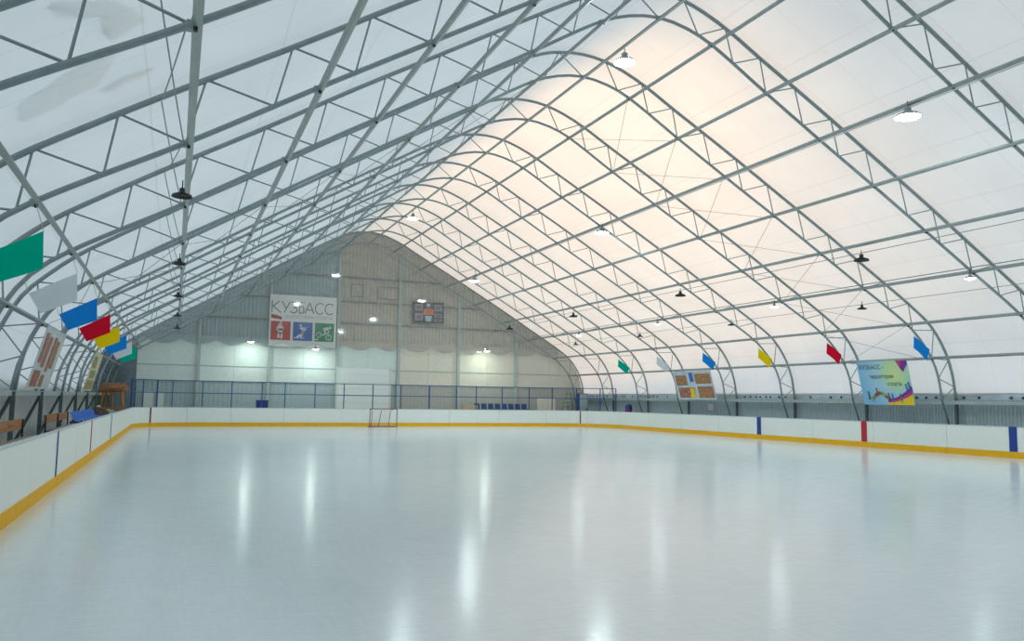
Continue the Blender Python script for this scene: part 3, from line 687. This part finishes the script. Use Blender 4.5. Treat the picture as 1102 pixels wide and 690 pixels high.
fig('skier_pictogram', [(.17, [(.42, .70), (.56, .56)]), (.10, [(.52, .54), (.42, .38), (.22, .18)]), (.09, [(.54, .52), (.50, .34), (.40, .2)]), (.035, [(.06, .15), (.58, .15)]), (.05, [(.44, .72), (.60, .72), (.66, .6)]), (.02, [(.6, .66), (.84, .8)])], [(.38, .82, .06)], 1.63)
ring = lambda cx, cy, r: [(cx+r*math.cos(k*.524), cy+r*math.sin(k*.524)) for k in range(13)]
fig('cyclist_pictogram', [(.035, ring(.22, .36, .14)), (.035, ring(.72, .24, .14)), (.14, [(.48, .68), (.66, .70)]), (.08, [(.46, .66), (.56, .5), (.46, .36)]), (.05, [(.66, .68), (.74, .54), (.66, .46)]), (.03, [(.22, .36), (.46, .38), (.68, .46), (.72, .24)]), (.06, [(.03, .12), (.18, .10)])], [(.78, .76, .06)], 3.16)
# --- scoreboard
sbd = panel_root('scoreboard', (16.28, YW-.36, 7.63), (1, 0, .03), (-.0, 0, 1)); tag(sbd, 'black-framed scoreboard with orange centre and four grey panels', 'scoreboard')
MB().box((1.2, .78, -.06), (2.42, 1.58, .12)).build('casing', M['sb'], sbd)
for (a, b, c, d) in ((.14, .92, .76, 1.42), (.14, .16, .76, .72), (1.66, .92, 2.28, 1.42), (1.66, .4, 2.28, .72), (1.66, .1, 2.28, .32)):
    pn = MB().box(((a+c)/2, (b+d)/2, .015), (c-a, d-b, .03)).build('score_panel', M['sbpan'], sbd)
    MB().box(((a+c)/2, (b+d)/2, .034), ((c-a)*.55, (d-b)*.45, .01)).build('digit_window', M['sbpur'], pn)
flat(sbd, 'orange_emblem', [(.78, .62), (1.62, .62), (1.58, 1.0), (1.4, 1.12), (1.0, 1.12), (.82, 1.0)], M['sborange'], 2)
text_obj(sbd, 'centre_digit', '8', 1.1, .68, .5, M['pred'], 3)
flat(sbd, 'grey_cup', [(1.0, .12), (1.38, .12), (1.48, .54), (.92, .54)], M['ppale'], 2)
flat(sbd, 'grey_cup', [(1.08, 1.22), (1.32, 1.22), (1.36, 1.48), (1.04, 1.48)], M['ppale'], 2)
# --- posters: right side, lean with the truss
def poster(name, x_top, z_top, x_bot, z_bot, ya, yb, label, mt):
    """ya: edge at the picture's left when read from the ice"""
    up = Vector((x_top-x_bot, 0, z_top-z_bot)); r = panel_root(name, (x_bot, ya, z_bot), (0, yb-ya, 0), up)
    W, H = abs(yb-ya), up.length
    MB().box((W/2, H/2, -.012), (W, H, .016)).build('sheet', mt, r)
    tag(r, label, 'poster'); return r, W, H
def poster_grad():
    mt, nt, out = new_mat('poster_gradient'); N = nt.nodes.new; L = nt.links.new
    p = N('ShaderNodeBsdfPrincipled'); p.inputs['Roughness'].default_value = .6; L(p.outputs[0], out.inputs[0])
    tc = N('ShaderNodeTexCoord'); vm = N('ShaderNodeVectorMath'); vm.operation = 'DISTANCE'; vm.inputs[1].default_value = (2.05, 1.45, 0); L(tc.outputs['Object'], vm.inputs[0])
    rp = N('ShaderNodeValToRGB'); e = rp.color_ramp.elements; e[0].position = 0; e[0].color = (.72, .80, .34, 1); e[1].position = 1; e[1].color = (.22, .50, .74, 1)
    for q, c in ((.28, (.52, .76, .42, 1)), (.48, (.42, .66, .74, 1))): k = e.new(q); k.color = c
    dv = N('ShaderNodeMath'); dv.operation = 'DIVIDE'; dv.inputs[1].default_value = 2.0; L(vm.outputs['Value'], dv.inputs[0]); L(dv.outputs[0], rp.inputs[0]); L(rp.outputs[0], p.inputs['Base Color'])
    return mt
r, W, H = poster('sport_poster', 29.27, 3.92, 29.75, 1.96, 28.3, 25.5, 'blue and green poster reading КУЗБАСС территория спорта with rainbow swoosh', poster_grad())
flat(r, 'purple_splash', [(W*.80, H*.995), (W*.86, H*.80), (W*.90, H*.74), (W*.95, H*.84), (W*.995, H*.9), (W*.995, H*.995)], M['ppurple'], 2)
flat(r, 'magenta_splash', [(W*.79, H*.995), (W*.84, H*.86), (W*.88, H*.9), (W*.89, H*.995)], M['pmag'], 3)
def band(nm, lo, hi, mt, layer, x0=.5):
    n = 12; top = [(W*(x0+(1-x0)*i/n)*.998, H*max(.005, hi(i/n))) for i in range(n+1)]; bot = [(W*(x0+(1-x0)*i/n)*.998, H*max(.002, lo(i/n))) for i in range(n+1)]
    mb = MB()
    mb.add([(x, y, LAY*layer+.002) for x, y in bot+top], [(i, i+1, n+1+i+1, n+1+i) for i in range(n)]); mb.build(nm, M[mt], r)
band('purple_band', lambda t: .10+.22*t*t, lambda t: .13+.30*t**1.8, 'ppurple', 2)
band('red_band', lambda t: .06+.18*t*t, lambda t: .10+.23*t*t, 'pmag', 3)
band('yellow_band', lambda t: .005, lambda t: .06+.19*t*t, 'pyellow', 4)
mb = MB(); stroke(mb, [(W*(.2+.5*i/14), H*(.12+.16*math.sin(math.pi*min(1, i/9)) if i < 9 else .12-.015*(i-9))) for i in range(15)], .14, LAY*2+.002); mb.build('rainbow_curve', M['pform'], r)
text_obj(r, 'lettering', 'КУЗБАСС -', W*.04, H*.82, .29, M['text'], 2, .92)
text_obj(r, 'lettering', 'территория', W*.22, H*.61, .25, M['text'], 2, .95)
text_obj(r, 'lettering', 'спорта', W*.54, H*.44, .25, M['text'], 2, .95)
for (u, v, mt) in ((.13, .26, 'text'), (.31, .34, 'pred'), (.53, .22, 'ppurple'), (.60, .20, 'pblue'), (.76, .20, 'pgreen'), (.90, .42, 'pblue'), (.95, .46, 'pblue')):
    mb = MB(); c = (W*u, H*v); stroke(mb, [c, (c[0]+.03, c[1]-.14)], .07, LAY*5+.002); stroke(mb, [(c[0]+.03, c[1]-.12), (c[0]-.04, c[1]-.28)], .04, LAY*5+.002); stroke(mb, [(c[0]+.03, c[1]-.12), (c[0]+.08, c[1]-.27)], .04, LAY*5+.002)
    mb.add([(c[0]+.05*math.cos(k), c[1]+.07+.05*math.sin(k), LAY*5+.002) for k in range(6)], [tuple(range(6))]); mb.build('athlete_figure', M[mt], r)
def collage(label, args, base, cells):
    global W, H
    r, W, H = poster('photo_poster', *args, label, base)
    for (a, b, c, d, mt) in cells: flat(r, 'photo', [(W*a, H*b), (W*c, H*b), (W*c, H*d), (W*a, H*d)], M[mt], 1)
    return r
r = collage('pale poster with a collage of brown group photographs beside two truss feet', (29.27, 3.86, 29.75, 2.12, 43.3, 39.4), M['ppale'], ((.04, .5, .34, .86, 'pbrown'), (.56, .55, .96, .90, 'pbrown'), (.06, .06, .5, .42, 'pmix'), (.58, .06, .97, .46, 'pbrown'), (.42, .62, .52, .95, 'pblue')))
flat(r, 'yellow_figure', [(W*.36, H*.06), (W*.5, H*.06), (W*.48, H*.4), (W*.38, H*.4)], M['pyellow'], 2)
# benches side posters: read from the ice, near edge is on the left
collage('weathered grey-white poster with rust-red photo strips above the wooden benches', (-3.25, 3.80, -3.68, 2.08, 24.9, 28.9), M['poster_l'], ((.08, .42, .22, .9, 'pmix'), (.26, .36, .40, .86, 'pmix'), (.5, .3, .62, .88, 'pmix'), (.66, .36, .8, .84, 'pbrown'), (.08, .04, .36, .3, 'pmix'), (.44, .04, .6, .24, 'pbrown')))
collage('pale yellow poster with khaki photo blocks above the blue bench', (-3.25, 3.80, -3.68, 2.08, 39.4, 43.2), M['yel2'], ((.1, .6, .5, .9, 'pform'), (.2, .34, .7, .54, 'pform'), (.1, .05, .9, .28, 'pform')))

# ------------------------------------------------------------------ bench side: platform, benches, trestle, clutter
pf = empty('bench_platform', (-3.05, 27, 0)); tag(pf, 'low dark timber platform behind the boards under the benches', 'platform')
for i in range(11):
    y0 = 2+i*4.0; MB().box((0, y0-27+2, .42), (1.2, 3.98, .06)).build('deck_board', M['platform'], pf)
MB().box((.56, -3, .2), (.05, 43.9, .4)).build('fascia', M['platform'], pf); MB().box((-.56, -3, .2), (.05, 43.9, .4)).build('fascia', M['platform'], pf)
def bench(y0, y1, seat, back, label, nl=3):
    L = y1-y0; b = empty('bench', (-3.2, (y0+y1)/2, .45)); tag(b, label, 'bench', None)
    for i in range(3): MB().box((.02+.15*i, 0, .46), (.135, L, .035)).build('seat_slat', seat, b)
    for z in (.70, .83): MB().box((-.2, 0, z), (.03, L, .115)).build('back_slat', back, b)
    for i in range(nl):
        y = -L/2+.15+(L-.3)*i/(nl-1)
        MB().box((.3, y, .22), (.05, .05, .44)).build('leg', M['dark'], b); MB().box((-.17, y, .44), (.04, .06, .88)).build('leg', M['dark'], b); MB().box((.08, y, .42), (.5, .05, .04)).build('seat_bearer', M['dark'], b)
    return b
bench(16.6, 22.9, M['wood_seat'], M['wood'], 'orange-brown slatted wooden bench under the first bench-side poster, nearer the first blue line mark')
bench(26.4, 31.9, M['wood_seat'], M['wood'], 'orange-brown slatted wooden bench next to the blue bench')
b = empty('bench', (-3.15, 36.5, .45)); tag(b, 'blue plastic bench between the wooden bench and the heap of sacks', 'bench')
def curvedseat(u, v):
    pr = [(.36, .40), (.34, .58), (.05, .54), (-.10, .58), (-.2, .84), (-.26, .85)]
    i = min(4, int(u*5)); f = u*5-i; x = pr[i][0]+(pr[i+1][0]-pr[i][0])*f; z = pr[i][1]+(pr[i+1][1]-pr[i][1])*f
    return (x, -4.3+8.6*v, z)
MB().grid(curvedseat, 15, 4).build('seat_shell', M['bluepl'], b, smooth=False)
for i in range(5): MB().box((.05, -4.0+2*i, .2), (.4, .06, .42)).build('leg', M['binblue'], b)
for i in range(2): MB().box((.05, -4.28+8.56*i, .46), (.5, .03, .14)).build('end_cap', M['binblue'], b)
t = empty('timber_trestle', (-3.12, 49.8, .0)); tag(t, 'tall orange timber trestle piled with boards in the far corner behind the boards', 'trestle')
for (x, y, dx, dy) in ((-.55, -.9, -.16, -.1), (.55, -.9, .14, -.1), (-.5, .9, -.15, .1), (.5, .9, .14, .1), (0, -.9, .05, -.12)):
    MB().tube([(x+dx, y+dy, 0), (x*.8, y, 2.12)], .055, 4).build('leg', M['wood'], t)
MB().box((0, -.85, 2.1), (1.5, .1, .14)).build('beam', M['wood'], t); MB().box((0, .85, 2.1), (1.5, .1, .14)).build('beam', M['wood'], t)
for i in range(6): MB().box((-.5+.2*i, 0, 2.2), (.17, 2.4, .05)).build('top_board', M['wood'], t)
for i in range(16):
    o = MB().box((0, 0, 0), (random.uniform(.5, 1.1), random.uniform(.1, .22), .06)).build('loose_board', M['wood'] if i % 3 else M['wood_seat'], t, loc=(random.uniform(-.35, .35), random.uniform(-.8, .6), 2.245+.02*i))
    o.rotation_euler = (random.uniform(-.03, .03), random.uniform(-.06, .06), random.uniform(-.7, .7))
MB().box((-.3, -.9, 2.18), (2.1, .12, .05)).build('loose_board', M['wood_seat'], t); MB().box((0, -.95, 1.2), (1.3, .05, .12)).build('brace', M['wood'], t)
def sack(loc, sx, sy, sz, mt, label):
    mb = MB(); n = 10; ph = random.random()*6
    for j in range(1, 8):
        a = math.pi*j/8
        for k in range(n):
            b_ = 2*math.pi*k/n; rr = 1+.14*math.sin(3*b_+ph+j)+.08*math.sin(5*b_+j*2)
            mb.v.append((sx*rr*math.sin(a)*math.cos(b_), sy*rr*math.sin(a)*math.sin(b_), sz*(1-math.cos(a))*.9))
    for j in range(6):
        for k in range(n): mb.f.append((j*n+k, j*n+(k+1) % n, (j+1)*n+(k+1) % n, (j+1)*n+k))
    mb.f.append(tuple(range(n))[::-1]); mb.f.append(tuple(6*n+k for k in range(n)))
    o = mb.build('sack', mt, smooth=True, loc=loc); tag(o, label, 'sack', None); return o
sack((-3.2, 42.0, .45), .42, .7, .52, M['brown'], 'dark brown bag heaped beyond the blue bench')
sack((-2.95, 43.6, .45), .32, .7, .45, M['sack'], 'grey sack between the brown bag and the pale sack')
sack((-2.95, 45.2, .45), .36, .6, .42, M['sack'], 'flat grey sack nearest the timber trestle')
sack((-3.42, 44.5, .45), .15, .4, .55, M['woodlight'], 'pale tan sack leaning among the grey ones')

# ------------------------------------------------------------------ things behind the far fence
def chair():
    c = empty('plastic_chair')
    MB().grid(lambda u, v: (-.22+.44*u, -.2+.42*v, .45+.03*(2*u-1)**2), 4, 3).build('seat', M['bluedk'], c)
    MB().grid(lambda u, v: (-.22+.44*u, .2+.1*v-.04*(2*u-1)**2, .47+.42*v), 4, 3).build('backrest', M['bluedk'], c)
    for sx in (-1, 1):
        for sy in (-1, 1): MB().tube([(sx*.18, sy*.17, .45), (sx*.23, sy*.23, 0)], .015, 5).build('leg', M['dark'], c)
    return c
plat2 = MB().box((22, 57.2, .36), (7.6, 1.5, .75)).build('chair_riser', M['wains']); tag(plat2, 'grey riser step under the row of blue chairs by the far wall', 'step')
c0 = chair()
for i in range(8):
    c = c0 if i == 0 else copy_tree(c0)
    c.location = (21.6+.56*i-.3, 57.4, .735); c.rotation_euler = (0, 0, 0)
    tag(c, '%s blue plastic chair from the wooden crate, in the row by the far wall' % NTH[i+1], 'chair', 'blue chairs by the far wall')
bx = empty('wooden_crate', (20.35, 56.7, .735)); tag(bx, 'light wooden crate beside the row of blue chairs', 'crate')
MB().box((0, 0, .05), (1.15, .5, .08)).build('base_board', M['woodlight'], bx)
for z in (.18, .42, .66): MB().box((0, -.24, z), (1.15, .03, .2)).build('slat', M['woodlight'], bx); MB().box((0, .24, z), (1.15, .03, .2)).build('slat', M['woodlight'], bx)
for sx in (-1, 1): MB().box((sx*.56, 0, .42), (.03, .46, .68)).build('end_panel', M['woodlight'], bx)
cb = empty('white_cabinet', (26.65, 56.6, 0)); tag(cb, 'cream cabinet standing behind the fence before the rounded corner', 'cabinet')
MB().box((0, .02, 1.05), (1.3, .5, 2.1)).build('body', M['lin_warm'], cb)
for sx in (-1, 1):
    d = MB().box((sx*.32, -.25, 1.05), (.62, .03, 2.02)).build('cabinet_door', M['lin_warm'], cb); MB().box((sx*.06, -.28, 1.05), (.03, .03, .2)).build('handle', M['dark'], d)
cr = empty('storage_box', (5.5, 56.8, 0)); tag(cr, 'dark blue storage box on legs behind the fence under the banner', 'box')
MB().box((0, 0, 1.37), (.75, .5, .5)).build('body', M['binblue'], cr); MB().box((0, 0, 1.65), (.8, .55, .06)).build('lid', M['binblue'], cr)
for sx in (-1, 1): MB().box((sx*.32, 0, .56), (.05, .45, 1.12)).build('leg', M['dark'], cr)
ld = empty('stepladder', (28.1, 56.3, 0)); tag(ld, 'green stepladder leaning in the far rounded corner behind the fence', 'ladder')
for sx in (-1, 1):
    MB().tube([(sx*.25-.4, -.3, 0), (sx*.18+.35, 0, 2.6)], .035, 5).build('stile', M['ladder'], ld); MB().tube([(sx*.25+.75, .4, 0), (sx*.18+.38, .05, 2.6)], .035, 5).build('back_leg', M['ladder'], ld)
for i in range(7):
    f = (i+1)/8; MB().box((-.4+.75*f, -.3+.3*f, 2.6*f), (.44, .12, .03)).build('step', M['lin'], ld)
bl = empty('blue_locker', (29.35, 55.8, 0)); tag(bl, 'tall blue locker in the far corner beside the stepladder', 'locker')
MB().box((0, 0, 1.25), (.75, .5, 2.5)).build('body', M['fence'], bl); MB().box((0, -.26, 1.25), (.68, .03, 2.4)).build('locker_door', M['wains'], bl); MB().box((.24, -.29, 1.3), (.04, .04, .2)).build('handle', M['dark'], bl)
bi = empty('waste_bin', (30.18, 50.2, 0)); tag(bi, 'dark blue bin with a red rim behind the end post of the fence', 'bin')
MB().lathe([(.2, 0), (.26, 1.55)], 14, True, True).build('body', M['binblue'], bi); MB().lathe([(.28, 1.3), (.28, 1.38)], 14).build('rim', M['pred'], bi); MB().lathe([(.27, 1.55), (.2, 1.7), (.05, 1.75)], 14, False, True).build('lid', M['binblue'], bi)
nt_ = MB().box((30.93, 41.6, 1.65), (.02, .55, .4)).box((30.915, 41.6, 1.65), (.01, .45, .3)).build('notice_sheet', M['white']); tag(nt_, 'small white notice on the grey wall below the photo poster', 'notice')

# snow lying on the outside of the membrane
def snow(poly, label):
    cx = sum(p[0] for p in poly)/len(poly); cy = sum(p[1] for p in poly)/len(poly)
    mb = MB(); ring_ = []
    n = len(poly)
    for i in range(n):
        a, b = Vector(poly[i]), Vector(poly[(i+1) % n])
        for k in range(4):
            q = a.lerp(b, k/4) + Vector((random.uniform(-.025, .025), random.uniform(-.05, .05))); ring_.append(q)
    N = len(ring_)
    for f, h in ((1, .045), (.75, .08), (.35, .10)):
        for q in ring_:
            x = cx+(q.x-cx)*f; y = cy+(q.y-cy)*f; mb.v.append((x-cx, y-cy, roof_z(x)+h))
    for j in range(2):
        for i in range(N): mb.f.append((j*N+i, j*N+(i+1) % N, (j+1)*N+(i+1) % N, (j+1)*N+i))
    mb.f.append(tuple(2*N+i for i in range(N)))
    o = mb.build('snow_patch', M['snowtr'], smooth=True, loc=(cx, cy, 0)); tag(o, label, 'snow')
snow([(-2.35, 13.1), (-2.08, 12.85), (-1.78, 12.65), (-1.48, 12.44), (-1.24, 12.35), (-.96, 12.43), (-1.14, 12.88), (-1.33, 13.44), (-1.65, 13.59), (-2.03, 13.74), (-2.37, 13.71)], 'broad grey patch of snow showing through the membrane above the green flag')
snow([(-1.32, 13.69), (-1.02, 13.47), (-.51, 13.57), (-.78, 13.79), (-1.23, 13.88)], 'thin streak of snow showing through the membrane beside the broad patch')
snow([(-1.64, 10.48), (-1.52, 10.38), (-1.03, 10.78), (-.79, 11.24), (-.65, 11.8), (-1.05, 12.04), (-1.13, 11.82), (-1.06, 11.29), (-1.57, 10.79)], 'curved grey snow patch showing through the membrane higher up the slope')
